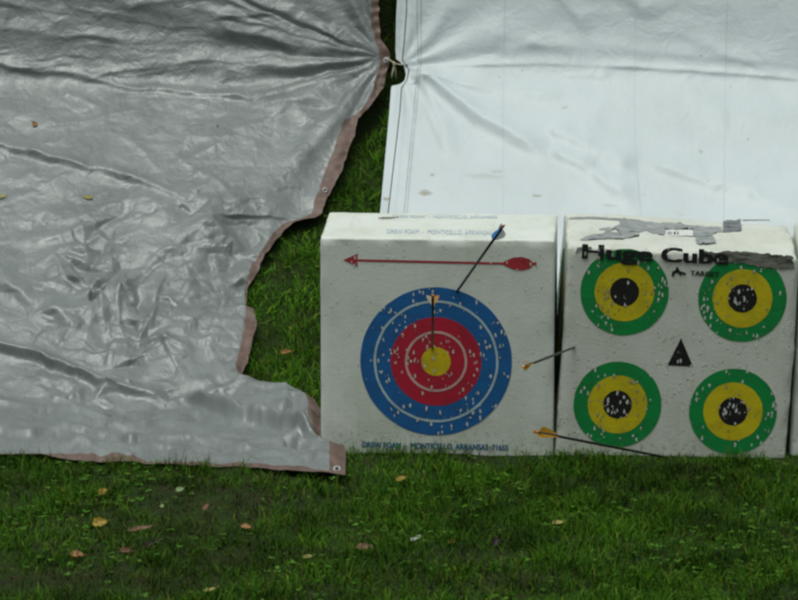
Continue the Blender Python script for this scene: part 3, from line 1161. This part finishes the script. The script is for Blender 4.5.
# ------------------------------------------------------------------ arrows
M_CARBON = plain_mat('carbon_shaft', (.012, .012, .013), .35, 0, .2, 300)
M_OLIVE = plain_mat('olive_shaft', (.035, .042, .03), .45, 0, .3, 200)
M_ORANGE = plain_mat('orange_plastic', (.75, .16, .03), .4, 0, .1)
M_AMBER = plain_mat('amber_plastic', (.72, .32, .03), .45, 0, .15)
M_BLUEV = plain_mat('blue_vane', (.09, .27, .66), .45, 0, .15)
M_WHITEV = plain_mat('white_vane', (.72, .74, .74), .45, 0, .1)
M_YELV = plain_mat('yellow_vane', (.80, .42, .03), .5, 0, .2)
M_CREAMV = plain_mat('cream_vane', (.66, .60, .46), .5, 0, .15)
M_PEACHV = plain_mat('peach_vane', (.70, .36, .13), .5, 0, .15)


for m_ in (M_BLUEV, M_WHITEV, M_YELV, M_CREAMV, M_PEACHV):
    # thin plastic lets the sky through
    nt_ = m_.node_tree
    pb = nt_.nodes['Principled BSDF']
    tl_ = nt_.nodes.new('ShaderNodeBsdfTranslucent')
    nt_.links.new(pb.inputs['Base Color'].links[0].from_socket, tl_.inputs['Color'])
    mx_ = nt_.nodes.new('ShaderNodeMixShader')
    mx_.inputs[0].default_value = .5
    nt_.links.new(pb.outputs[0], mx_.inputs[1])
    nt_.links.new(tl_.outputs[0], mx_.inputs[2])
    nt_.links.new(mx_.outputs[0], nt_.nodes['Material Output'].inputs['Surface'])


def arrow(face, mat, ex, ey, tx, ty, L, shaft_m, nock_m, vane_ms, label, roll=0, vane_h=.011, vane_l=.055, rad=.0034, bury=.10):
    ent = mat @ face(ex, ey)
    d = Vector(ray(tx, ty))
    o = Vector(CAMP)
    # nearest point of the tail ray at distance L from the entry point, on the camera's side
    oc = o - ent
    a, b, c_ = d.dot(d), 2 * oc.dot(d), oc.dot(oc) - L * L
    disc = max(0, b * b - 4 * a * c_)
    k = (-b - math.sqrt(disc)) / (2 * a)
    tail = o + d * k
    ax = (tail - ent).normalized()
    M = Matrix.Translation(ent) @ ax.to_track_quat('Z', 'Y').to_matrix().to_4x4() @ Matrix.Rotation(roll, 4, 'Z')
    A = empty('arrow', M, label, 'arrow')
    Ls = (tail - ent).length
    v, f = tube([(0, 0, -bury), (0, 0, Ls * .5), (0, 0, Ls - .02)], rad, 12)
    mesh_obj('shaft', v, f, shaft_m, A)
    # nock: collar and two prongs
    v, f = tube([(0, 0, Ls - .022), (0, 0, Ls - .016), (0, 0, Ls - .008)], [rad * .96, rad * 1.12, rad * 1.12], 10)
    for s in (-1, 1):
        v2, f2_ = tube([(s * rad * .6, 0, Ls - .009), (s * rad * .75, 0, Ls - .002), (s * rad * .7, 0, Ls + .002)], [rad * .55, rad * .6, rad * .4], 6)
        off = len(v)
        v += v2
        f += [tuple(i + off for i in q) for q in f2_]
    mesh_obj('nock', v, f, nock_m, A)
    for j in range(3):
        a = j * 2 * math.pi / 3
        Vv, Ff = [], []
        n = 10
        z1 = Ls - .026
        for i in range(n + 1):
            u = i / n
            z = z1 - vane_l * (1 - u)
            hh = vane_h * (min(1, u * 1.7) ** .8) * (1 - smooth(.86, 1.0, u) * .75)
            for rr in (rad * .9, rad + float(hh) * .55, rad + float(hh)):
                Vv.append((rr * math.cos(a), rr * math.sin(a), z))
        for i in range(n):
            b0, b1 = i * 3, (i + 1) * 3
            Ff += [(b0, b0 + 1, b1 + 1, b1), (b0 + 1, b0 + 2, b1 + 2, b1 + 1)]
        mesh_obj('vane', Vv, Ff, vane_ms[j], A, False)
    return A


arrow(f1, m1, 457, 291.5, 503.6, 225.4, .62, M_CARBON, M_ORANGE, [M_BLUEV, M_WHITEV, M_BLUEV], 'black arrow with blue vanes and orange nock stuck in the outer blue ring', R(195), .015, .10)
arrow(f1, m1, 432.5, 348.5, 432.8, 295, .60, M_CARBON, M_AMBER, [M_CREAMV, M_PEACHV, M_PEACHV], 'black arrow with cream and peach vanes stuck at the gold centre', R(150), .015, .09)
arrow(f2, m2, 574, 347.5, 522.5, 367.2, .60, M_OLIVE, M_AMBER, [M_YELV, M_CREAMV, M_YELV], 'thin olive arrow with small yellow vanes crossing the gap, stuck beside the upper left bullseye', R(10), .012, .085, .0030)
arrow(f2, m2, 672, 458.5, 533.5, 431.5, .64, M_CARBON, M_AMBER, [M_YELV, M_YELV, M_YELV], 'long dark arrow with orange vanes low across the lower left bullseye', R(100), .013, .085)

# ------------------------------------------------------------------ ground
def bumps(x, y):
    return (.012 * gnoise(x, y, 3.1, 51) + .007 * gnoise(x, y, 8.0, 52) + .004 * gnoise(x, y, 19., 53)) * (1 - .75 * smooth(-.12, .1, y) * (1 - smooth(.4, .7, y)))


gx = np.concatenate([[-160, -60, -25, -12, -7, -4.5], np.linspace(-3, 3, 181), [4.5, 7, 12, 25, 60, 160]])
gy = np.concatenate([[-160, -60, -25, -13, -8, -5, -3.6], np.linspace(-2.8, 3.2, 201), [4, 6, 10, 20, 60, 200]])
GX, GY = np.meshgrid(gx, gy)
near = (1 - smooth(3, 4.5, np.abs(GX))) * (1 - smooth(3.2, 5, np.abs(GY)))
GZ = prof(PG, np.clip(GY, -3, 7.9)) + bumps(GX, GY) * near
tg = NT('lawn_soil')
c = tg.mix(tg.ramp(tg.noise(7, 6, .65), .35, .65), (.017, .040, .003), (.022, .026, .005))
c = tg.mix(tg.ramp(tg.noise(45, 4, .7), .4, .7), c, (.016, .03, .007))
c = tg.mix(tg.ramp(tg.noise(120, 3, .7), .55, .75, 0, .6), c, (.03, .055, .010))
M_SOIL = tg.done(c, .9, tg.bump(tg.noise(60, 5), .8, .02), 0, .2)
go = mesh_obj('ground', np.stack([GX, GY, GZ], -1).reshape(-1, 3), [(a, a + 1, a + len(gx) + 1, a + len(gx)) for r in range(len(gy) - 1) for a in range(r * len(gx), r * len(gx) + len(gx) - 1)], M_SOIL)
tag(go, 'dark lawn ground rising into a low bank behind the targets', None, None, 'structure')

# ------------------------------------------------------------------ grass
CELL = .01
MX0, MY0, MN = -3.2, -3.0, 640
mask = np.zeros((MN, MN), bool)
for P in TARP_PTS:
    for jx in (-.004, .004):
        for jy in (-.004, .004):
            ix = ((P[:, 0] + jx - MX0) / CELL).astype(int)
            iy = ((P[:, 1] + jy - MY0) / CELL).astype(int)
            ok = (ix >= 0) & (ix < MN) & (iy >= 0) & (iy < MN)
            mask[iy[ok], ix[ok]] = True
er = mask.copy()
for dx, dy in ((1, 0), (-1, 0), (0, 1), (0, -1)):
    er &= np.roll(np.roll(mask, dx, 1), dy, 0)
er2 = er.copy()
for dx, dy in ((1, 0), (-1, 0), (0, 1), (0, -1)):
    er2 &= np.roll(np.roll(er, dx, 1), dy, 0)


def in_block(x, y):
    r = np.zeros(x.shape, bool)
    for M, w, d in ((m1, w1_, d1_), (m2, w2_, d2_), (m3, w3_, d3_)):
        inv = M.inverted()
        z = .02
        lx = inv[0][0] * x + inv[0][1] * y + inv[0][2] * z + inv[0][3]
        ly = inv[1][0] * x + inv[1][1] * y + inv[1][2] * z + inv[1][3]
        r |= (np.abs(lx) < w / 2 + .002) & (np.abs(ly) < d / 2 + .002)
    return r


def scatter(x0, x1, y0, y1, dens, seed):
    r = np.random.default_rng(seed)
    n = int((x1 - x0) * (y1 - y0) * dens)
    x = r.uniform(x0, x1, n)
    y = r.uniform(y0, y1, n)
    ix = np.clip(((x - MX0) / CELL).astype(int), 0, MN - 1)
    iy = np.clip(((y - MY0) / CELL).astype(int), 0, MN - 1)
    ok = ~er2[iy, ix] & ~in_block(x, y)
    return x[ok], y[ok]


def dirt(x, y):
    """1 where the turf is worn and brown"""
    d = smooth(.18, .6, gnoise(x, y, 2.6, 71) + .45 * gnoise(x, y, 7, 72) + .1)
    lft = 1 - smooth(-.35, .1, x)
    pat = np.exp(-(((x + .45) / .28) ** 2 + ((y + .62) / .28) ** 2)) + np.exp(-(((x + .95) / .3) ** 2 + ((y + 1.3) / .22) ** 2))
    pat += .7 * np.exp(-(((x - .15) / .25) ** 2 + ((y + 1.35) / .15) ** 2))
    return np.clip(d * (.10 + .28 * lft) + .75 * pat, 0, 1) * (1 - smooth(-.15, .1, y))


def build_blades(name, x, y, length, width, lean, colr, mat, seed, segs=3, parent=None):
    r = np.random.default_rng(seed)
    n = x.size
    z = prof(PG, y) + bumps(x, y) - .004
    az = r.uniform(0, 2 * np.pi, n)
    dx, dy = np.cos(az), np.sin(az)
    face_a = az + np.pi / 2 + r.normal(0, .5, n)
    sx, sy = np.cos(face_a), np.sin(face_a)
    cnt = segs * 2 + 1
    P = np.empty((n, cnt, 3), np.float32)
    C = np.empty((n, cnt, 4), np.float32)
    for s in range(segs + 1):
        u = s / segs
        ang = lean * (u * 1.0 + .25)
        # integrate roughly along a bending blade
        hor = length * u * np.sin(ang * .75)
        ver = length * u * np.cos(ang * .75)
        wv = width * (1 - u ** 1.7) * .5
        cx, cy, cz = x + dx * hor, y + dy * hor, z + np.maximum(ver, .002)
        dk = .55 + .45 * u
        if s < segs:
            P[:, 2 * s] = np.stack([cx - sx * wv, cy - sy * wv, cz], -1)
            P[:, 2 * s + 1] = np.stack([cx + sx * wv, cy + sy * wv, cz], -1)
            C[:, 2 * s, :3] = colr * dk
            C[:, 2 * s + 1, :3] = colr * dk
        else:
            P[:, 2 * s] = np.stack([cx, cy, cz], -1)
            C[:, 2 * s, :3] = colr
    C[..., 3] = 1
    base = np.arange(n)[:, None] * cnt
    tris = []
    for s in range(segs - 1):
        a = 2 * s
        tris += [[a, a + 1, a + 3], [a, a + 3, a + 2]]
    a = 2 * (segs - 1)
    tris.append([a, a + 1, a + 2])
    T = (base[:, None, :] + np.array(tris)[None]).reshape(-1)
    nt = n * len(tris)
    me = bpy.data.meshes.new(name)
    me.vertices.add(n * cnt)
    me.vertices.foreach_set('co', P.ravel())
    me.loops.add(nt * 3)
    me.loops.foreach_set('vertex_index', T.astype(np.int32))
    me.polygons.add(nt)
    me.polygons.foreach_set('loop_start', np.arange(0, nt * 3, 3, dtype=np.int32))
    me.polygons.foreach_set('use_smooth', np.ones(nt, bool))
    at = me.attributes.new('tint', 'FLOAT_COLOR', 'POINT')
    at.data.foreach_set('color', C.ravel())
    me.update(calc_edges=True)
    me.materials.append(mat)
    o = bpy.data.objects.new(name, me)
    col.objects.link(o)
    return o


tb = NT('grass_blade')
an = tb.n('ShaderNodeAttribute')
an.attribute_name = 'tint'
M_BLADE = tb.done(an.outputs['Color'], .65, None, 0, .06)

xs, ys = [], []
for a in ((-1.3, 1.3, -1.65, .5, 36000, 1), (-.75, .12, .4, 2.2, 30000, 2), (-3.0, -1.3, -2.6, 1.6, 7000, 3), (1.3, 3.0, -2.6, .8, 7000, 4), (-1.3, 1.3, -2.6, -1.65, 9000, 5)):
    x, y = scatter(*a)
    xs.append(x)
    ys.append(y)
x = np.concatenate(xs)
y = np.concatenate(ys)
tuft = gnoise(x, y, 14, 81) * .6 + gnoise(x, y, 32, 82) * .5
dm = dirt(x, y)
keep = rng.random(x.size) < np.clip(.62 + .5 * tuft, .12, 1) * (1 - .72 * dm)
x, y, tuft, dm = x[keep], y[keep], tuft[keep], dm[keep]
n = x.size
L_ = np.clip(rng.normal(.036, .012, n) * (1 + .45 * tuft) * (1 - .35 * dm), .010, .085)
# grass is longer where nobody treads: along the foot of the blocks
L_ *= 1 - (.35 + .5 * gnoise(x, y, 9, 120)) * np.exp(-((y + .06) / .12) ** 2) * (x > -.25)
Wd = rng.uniform(.0014, .0034, n)
lean = np.clip(rng.normal(.95, .45, n), .1, 1.9)
g = rng.random(n)[:, None]
colr = np.array([.032, .112, .004]) * (1 - g) + np.array([.068, .184, .008]) * g
yl = (rng.random(n) < .10)[:, None]
colr = np.where(yl, np.array([.16, .24, .02]), colr)
big = (gnoise(x, y, 2.2, 91) * .5 + .5)[:, None]
colr = colr * (.70 + .45 * big) * (1 + .9 * smooth(.25, .6, y))[:, None]
st_ = (rng.random(n) < .015 + .20 * dm)[:, None]
colr = np.where(st_, np.array([.095, .068, .026]) * rng.uniform(.4, 1.1, n)[:, None], colr)
colr = colr * rng.uniform(.7, 1.25, n)[:, None] * (np.clip(.92 + .38 * gnoise(x, y, 5.5, 130) + .35 * gnoise(x, y, 13, 131), .35, 1.5) * (.86 + .14 * smooth(-1.4, -.9, y)))[:, None]
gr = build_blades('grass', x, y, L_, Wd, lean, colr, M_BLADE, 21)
tag(gr, 'short uneven dark green grass with worn brown patches', 'grass', None, 'stuff')

# flat thatch
x, y = scatter(-1.3, 1.3, -1.7, .35, 5000, 31)
dm = dirt(x, y)
k = rng.random(x.size) < .03 + .5 * dm
x, y = x[k], y[k]
n = x.size
cb = np.array([.070, .048, .020]) * rng.uniform(.25, 1.2, n)[:, None]
th = build_blades('thatch', x, y, rng.uniform(.015, .05, n), rng.uniform(.0012, .003, n), np.full(n, 1.75), cb, M_BLADE, 33)
tag(th, 'brown dead thatch lying between the grass blades', 'thatch', None, 'stuff')

# clover and small weeds: round leaflets on short stalks
x, y = scatter(-1.2, 1.2, -1.7, .3, 900, 41)
x2, y2 = scatter(-.75, .12, .4, 2.0, 600, 42)
x, y = np.concatenate([x, x2]), np.concatenate([y, y2])
k = (gnoise(x, y, 4.5, 95) + .5 * gnoise(x, y, 11, 96) > rng.normal(.12, .3, x.size)) & (rng.random(x.size) > dirt(x, y) * .8)
x, y = x[k], y[k]
Vv, Ff, Cc = [], [], []
zz = prof(PG, y) + bumps(x, y)
for i in range(x.size):
    hh = random.uniform(.006, .026)
    r_ = random.uniform(.0022, .0055)
    a0 = random.uniform(0, 6.28)
    tintc = np.array([.042, .120, .010]) * random.uniform(.5, 1.4) + np.array([.02, .02, .006]) * random.random()
    for q in range(3):
        a = a0 + q * 2.094
        cx, cy = x[i] + math.cos(a) * r_ * 1.1, y[i] + math.sin(a) * r_ * 1.1
        tl = random.uniform(-.5, .7)
        b = len(Vv)
        for s in range(6):
            e = s * math.pi / 3
            ox, oy = math.cos(e) * r_, math.sin(e) * r_
            Vv.append((cx + ox, cy + oy, zz[i] + hh + tl * ox * math.cos(a) + tl * oy * math.sin(a)))
            Cc.append((*tintc, 1))
        Ff.append(tuple(range(b, b + 6)))
cl = mesh_obj('clover', Vv, Ff, M_BLADE, None, False)
at = cl.data.attributes.new('tint', 'FLOAT_COLOR', 'POINT')
at.data.foreach_set('color', np.array(Cc, np.float32).ravel())
tag(cl, 'small round clover leaves scattered through the lawn', 'clover', None, 'stuff')

# ------------------------------------------------------------------ fallen leaves
def leaf_mat(name, c1_, c2_):
    t = NT(name)
    cc = t.mix(t.ramp(t.noise(90, 4, .65), .35, .65), c1_, c2_)
    cc = t.mix(t.ramp(t.noise(260, 2), .62, .7, 0, .7), cc, tuple(v * .35 for v in c2_))
    return t.done(cc, .45, t.bump(t.noise(180, 3), .4, .002), 0, .4)


LM = {
    'yellow': leaf_mat('yellow_leaf', (.40, .28, .018), (.22, .14, .015)),
    'orange': leaf_mat('orange_leaf', (.32, .15, .025), (.17, .07, .015)),
    'brown': leaf_mat('brown_leaf', (.20, .085, .035), (.10, .05, .025)),
    'dark': leaf_mat('dark_leaf', (.035, .018, .014), (.02, .012, .01)),
    'pink': leaf_mat('russet_leaf', (.26, .12, .06), (.15, .07, .035)),
    'green': leaf_mat('pale_green_leaf', (.22, .30, .12), (.15, .24, .09)),
    'olive': leaf_mat('olive_leaf', (.34, .30, .06), (.22, .20, .05)),
    'white': leaf_mat('white_scrap', (.72, .74, .70), (.55, .56, .52)),
}


def leaf(px_, py_, wpx, asp, matk, label, fn=None, lift=.013, rotz=0, curl=.5, tilt=.35, seed=0, shape='leaf', name='leaf', cat='leaf'):
    """a curled leaf with midrib, wpx pixels long"""
    r = random.Random(seed + int(px_) * 7 + int(py_))
    L = wpx * .82 * 13 / F_PX
    if fn is None:
        p = Vector(hit(np.array([px_]), np.array([py_]), PG + lift)[0])
        n = Vector((0, -tilt, 1)).normalized()
        if py_ < 430:
            n = Vector((0, -.55 - tilt * .5, 1)).normalized()
    else:
        p, n, _ = surf_frame(fn, px_, py_)
        n = (n + Vector((0, -.3, .1))).normalized()
        p = p + n * .004
    Vv, Ff = [], []
    NL, NW = 14, 6
    for i in range(NL + 1):
        u = i / NL
        prof_w = math.sin(math.pi * min(1, u ** .8)) ** .75
        if shape == 'lobed':
            prof_w *= .72 + .42 * abs(math.sin(u * math.pi * 2.6 + .4))
        if shape == 'scrap':
            prof_w = .6 + .4 * r.random()
        for j in range(NW + 1):
            v_ = j / NW * 2 - 1
            w_ = prof_w * asp * L / 2 * (1 + .10 * r.uniform(-1, 1))
            x_ = (u - .5) * L
            y_ = v_ * w_
            z_ = curl * (abs(v_) ** 1.5) * w_ * .9 + curl * .35 * L * (u - .45) ** 2 + .0012 * r.uniform(-1, 1) - .001 * (abs(v_) < .1)
            Vv.append((x_, y_, z_))
    for i in range(NL):
        for j in range(NW):
            a = i * (NW + 1) + j
            Ff.append((a, a + NW + 1, a + NW + 2, a + 1))
    if shape != 'scrap':
        sv, sf = tube([(L * .46, 0, curl * .05 * L), (L * .58, .002, .002), (L * .68, .004, .004)], [.0009, .0008, .0007], 5)
        o_ = len(Vv)
        Vv += sv
        Ff += [tuple(k + o_ for k in q) for q in sf]
    o = mesh_obj(name, Vv, Ff, LM[matk])
    q = n.to_track_quat('Z', 'Y')
    o.matrix_world = Matrix.Translation(p) @ q.to_matrix().to_4x4() @ Matrix.Rotation(rotz, 4, 'Z')
    return tag(o, label, cat)


leaf(35, 127, 9, .8, 'orange', 'small orange leaf on the upper left of the silver tarp', left_points, rotz=2.2, curl=.4)
leaf(88, 198, 15, .4, 'olive', 'narrow yellow-green leaf lying on the silver tarp below a long fold', left_points, rotz=-.2 + math.pi, curl=.3)
leaf(2, 197, 13, .5, 'olive', 'olive leaf on the silver tarp cut by the left edge of the photo', left_points, rotz=.3, curl=.3)
leaf(103, 492, 13, .75, 'yellow', 'yellow leaf on the grass just below the silver tarp, upper of two', rotz=.4, tilt=.8)
leaf(100, 523, 18, .75, 'yellow', 'bright yellow lobed leaf on the grass, lower of two yellow ones', rotz=.15, tilt=.8, shape='lobed')
leaf(77, 555, 17, .6, 'orange', 'orange-brown curled leaf in the grass at lower left', rotz=-.15, tilt=.6)
leaf(180, 490, 11, .75, 'green', 'pale green leaf on the grass under the silver tarp edge', rotz=.5, tilt=.5)
leaf(162, 506, 7, .7, 'green', 'tiny pale green leaf on the bare brown patch', rotz=1.5, tilt=.5)
leaf(246, 527, 13, .6, 'orange', 'orange leaf lying right of the bare brown patch', rotz=-.3, tilt=.6)
leaf(140, 529, 32, .22, 'brown', 'long thin reddish brown leaf on the bare patch', rotz=.25, tilt=.5)
leaf(126, 552, 16, .55, 'brown', 'brown crumpled leaf below the long thin brown one', rotz=.0, tilt=.5, curl=.9)
leaf(152, 544, 22, .3, 'dark', 'dark brown curled leaf on a slant in the bare patch', rotz=.5, tilt=.5, curl=.9)
leaf(206, 507, 14, .4, 'brown', 'small reddish brown leaf standing up in the grass below the tarp', rotz=1.1, tilt=.5)
leaf(210, 590, 16, .35, 'olive', 'narrow straw yellow leaf near the bottom edge of the photo', rotz=.35, tilt=.5)
leaf(401, 479, 15, .5, 'yellow', 'golden leaf on the grass below the blue target block', rotz=.45, tilt=.6)
leaf(365, 548, 22, .5, 'pink', 'broad russet leaf lying flat in the foreground grass', rotz=-.1, tilt=.6)
leaf(452, 542, 11, .7, 'yellow', 'small dull yellow leaf right of the white scrap', rotz=.9, tilt=.6)
leaf(308, 557, 13, .5, 'olive', 'small olive yellow leaf in the grass left of the russet leaf', rotz=.2, tilt=.5)
leaf(496, 543, 14, .8, 'dark', 'blackish brown crumpled leaf in the foreground grass', rotz=1.2, tilt=.7, curl=1.0)
leaf(286, 352, 15, .5, 'orange', 'orange-brown lobed leaf on the grass between tarp and blue target', rotz=.1, tilt=.5, shape='lobed', lift=.03)
leaf(558, 523, 15, .5, 'olive', 'olive brown leaf in the grass below the gap between the blocks', rotz=.2, tilt=.5, lift=.02)
leaf(416, 538.5, 13, .45, 'white', 'small white scrap on the grass below the blue target', rotz=.5, tilt=.8, shape='scrap', name='paper_scrap', cat='scrap')

# ------------------------------------------------------------------ light: overcast
SUN_EL, SUN_AZ = R(76), R(215)
wd = bpy.data.worlds.new('World')
sc.world = wd
wd.use_nodes = True
wt = wd.node_tree
bg = wt.nodes['Background']
sky = wt.nodes.new('ShaderNodeTexSky')
sky.sky_type = 'NISHITA'
sky.sun_disc = False
sky.sun_elevation = SUN_EL
sky.sun_rotation = SUN_AZ
sky.dust_density = 4
hs = wt.nodes.new('ShaderNodeHueSaturation')
hs.inputs['Saturation'].default_value = .22
wt.links.new(sky.outputs[0], hs.inputs['Color'])
# cloud cover: overcast skies are about three times as bright overhead as at the horizon
tc = wt.nodes.new('ShaderNodeTexCoord')
sp = wt.nodes.new('ShaderNodeSeparateXYZ')
wt.links.new(tc.outputs['Generated'], sp.inputs[0])
mr = wt.nodes.new('ShaderNodeMapRange')
mr.inputs['From Min'].default_value = 0
mr.inputs['From Max'].default_value = 1
mr.inputs['To Min'].default_value = .10
mr.inputs['To Max'].default_value = 1.75
wt.links.new(sp.outputs['Z'], mr.inputs['Value'])
cn = wt.nodes.new('ShaderNodeTexNoise')
cn.inputs['Scale'].default_value = 2.2
wt.links.new(tc.outputs['Generated'], cn.inputs['Vector'])
cr = wt.nodes.new('ShaderNodeMapRange')
cr.inputs['From Min'].default_value = .3
cr.inputs['From Max'].default_value = .7
cr.inputs['To Min'].default_value = .75
cr.inputs['To Max'].default_value = 1.2
wt.links.new(cn.outputs['Fac'], cr.inputs['Value'])
mm = wt.nodes.new('ShaderNodeMath')
mm.operation = 'MULTIPLY'
wt.links.new(mr.outputs[0], mm.inputs[0])
wt.links.new(cr.outputs[0], mm.inputs[1])
ml = wt.nodes.new('ShaderNodeMix')
ml.data_type = 'RGBA'
ml.blend_type = 'MULTIPLY'
ml.inputs[0].default_value = 1
wt.links.new(hs.outputs[0], ml.inputs[6])
wt.links.new(mm.outputs[0], ml.inputs[7])
mt = wt.nodes.new('ShaderNodeMix')
mt.data_type = 'RGBA'
mt.blend_type = 'MULTIPLY'
mt.inputs[0].default_value = 1
mt.inputs[7].default_value = (.965, 1.01, .975, 1)
wt.links.new(ml.outputs[2], mt.inputs[6])
wt.links.new(mt.outputs[2], bg.inputs['Color'])
bg.inputs['Strength'].default_value = .105

sl = bpy.data.lights.new('sun', 'SUN')
sl.energy = .6
sl.angle = R(40)
sl.color = (1, .99, .93)
so = bpy.data.objects.new('sun', sl)
col.objects.link(so)
sd = Vector((math.sin(SUN_AZ) * math.cos(SUN_EL), math.cos(SUN_AZ) * math.cos(SUN_EL), math.sin(SUN_EL)))
so.rotation_euler = sd.to_track_quat('Z', 'Y').to_euler()
so.location = (0, -2, 6)

sc.render.engine = 'CYCLES'
sc.cycles.filter_width = 2.9
sc.view_settings.view_transform = 'Standard'
sc.view_settings.look = 'None'
sc.view_settings.exposure = 0
sc.view_settings.gamma = 1
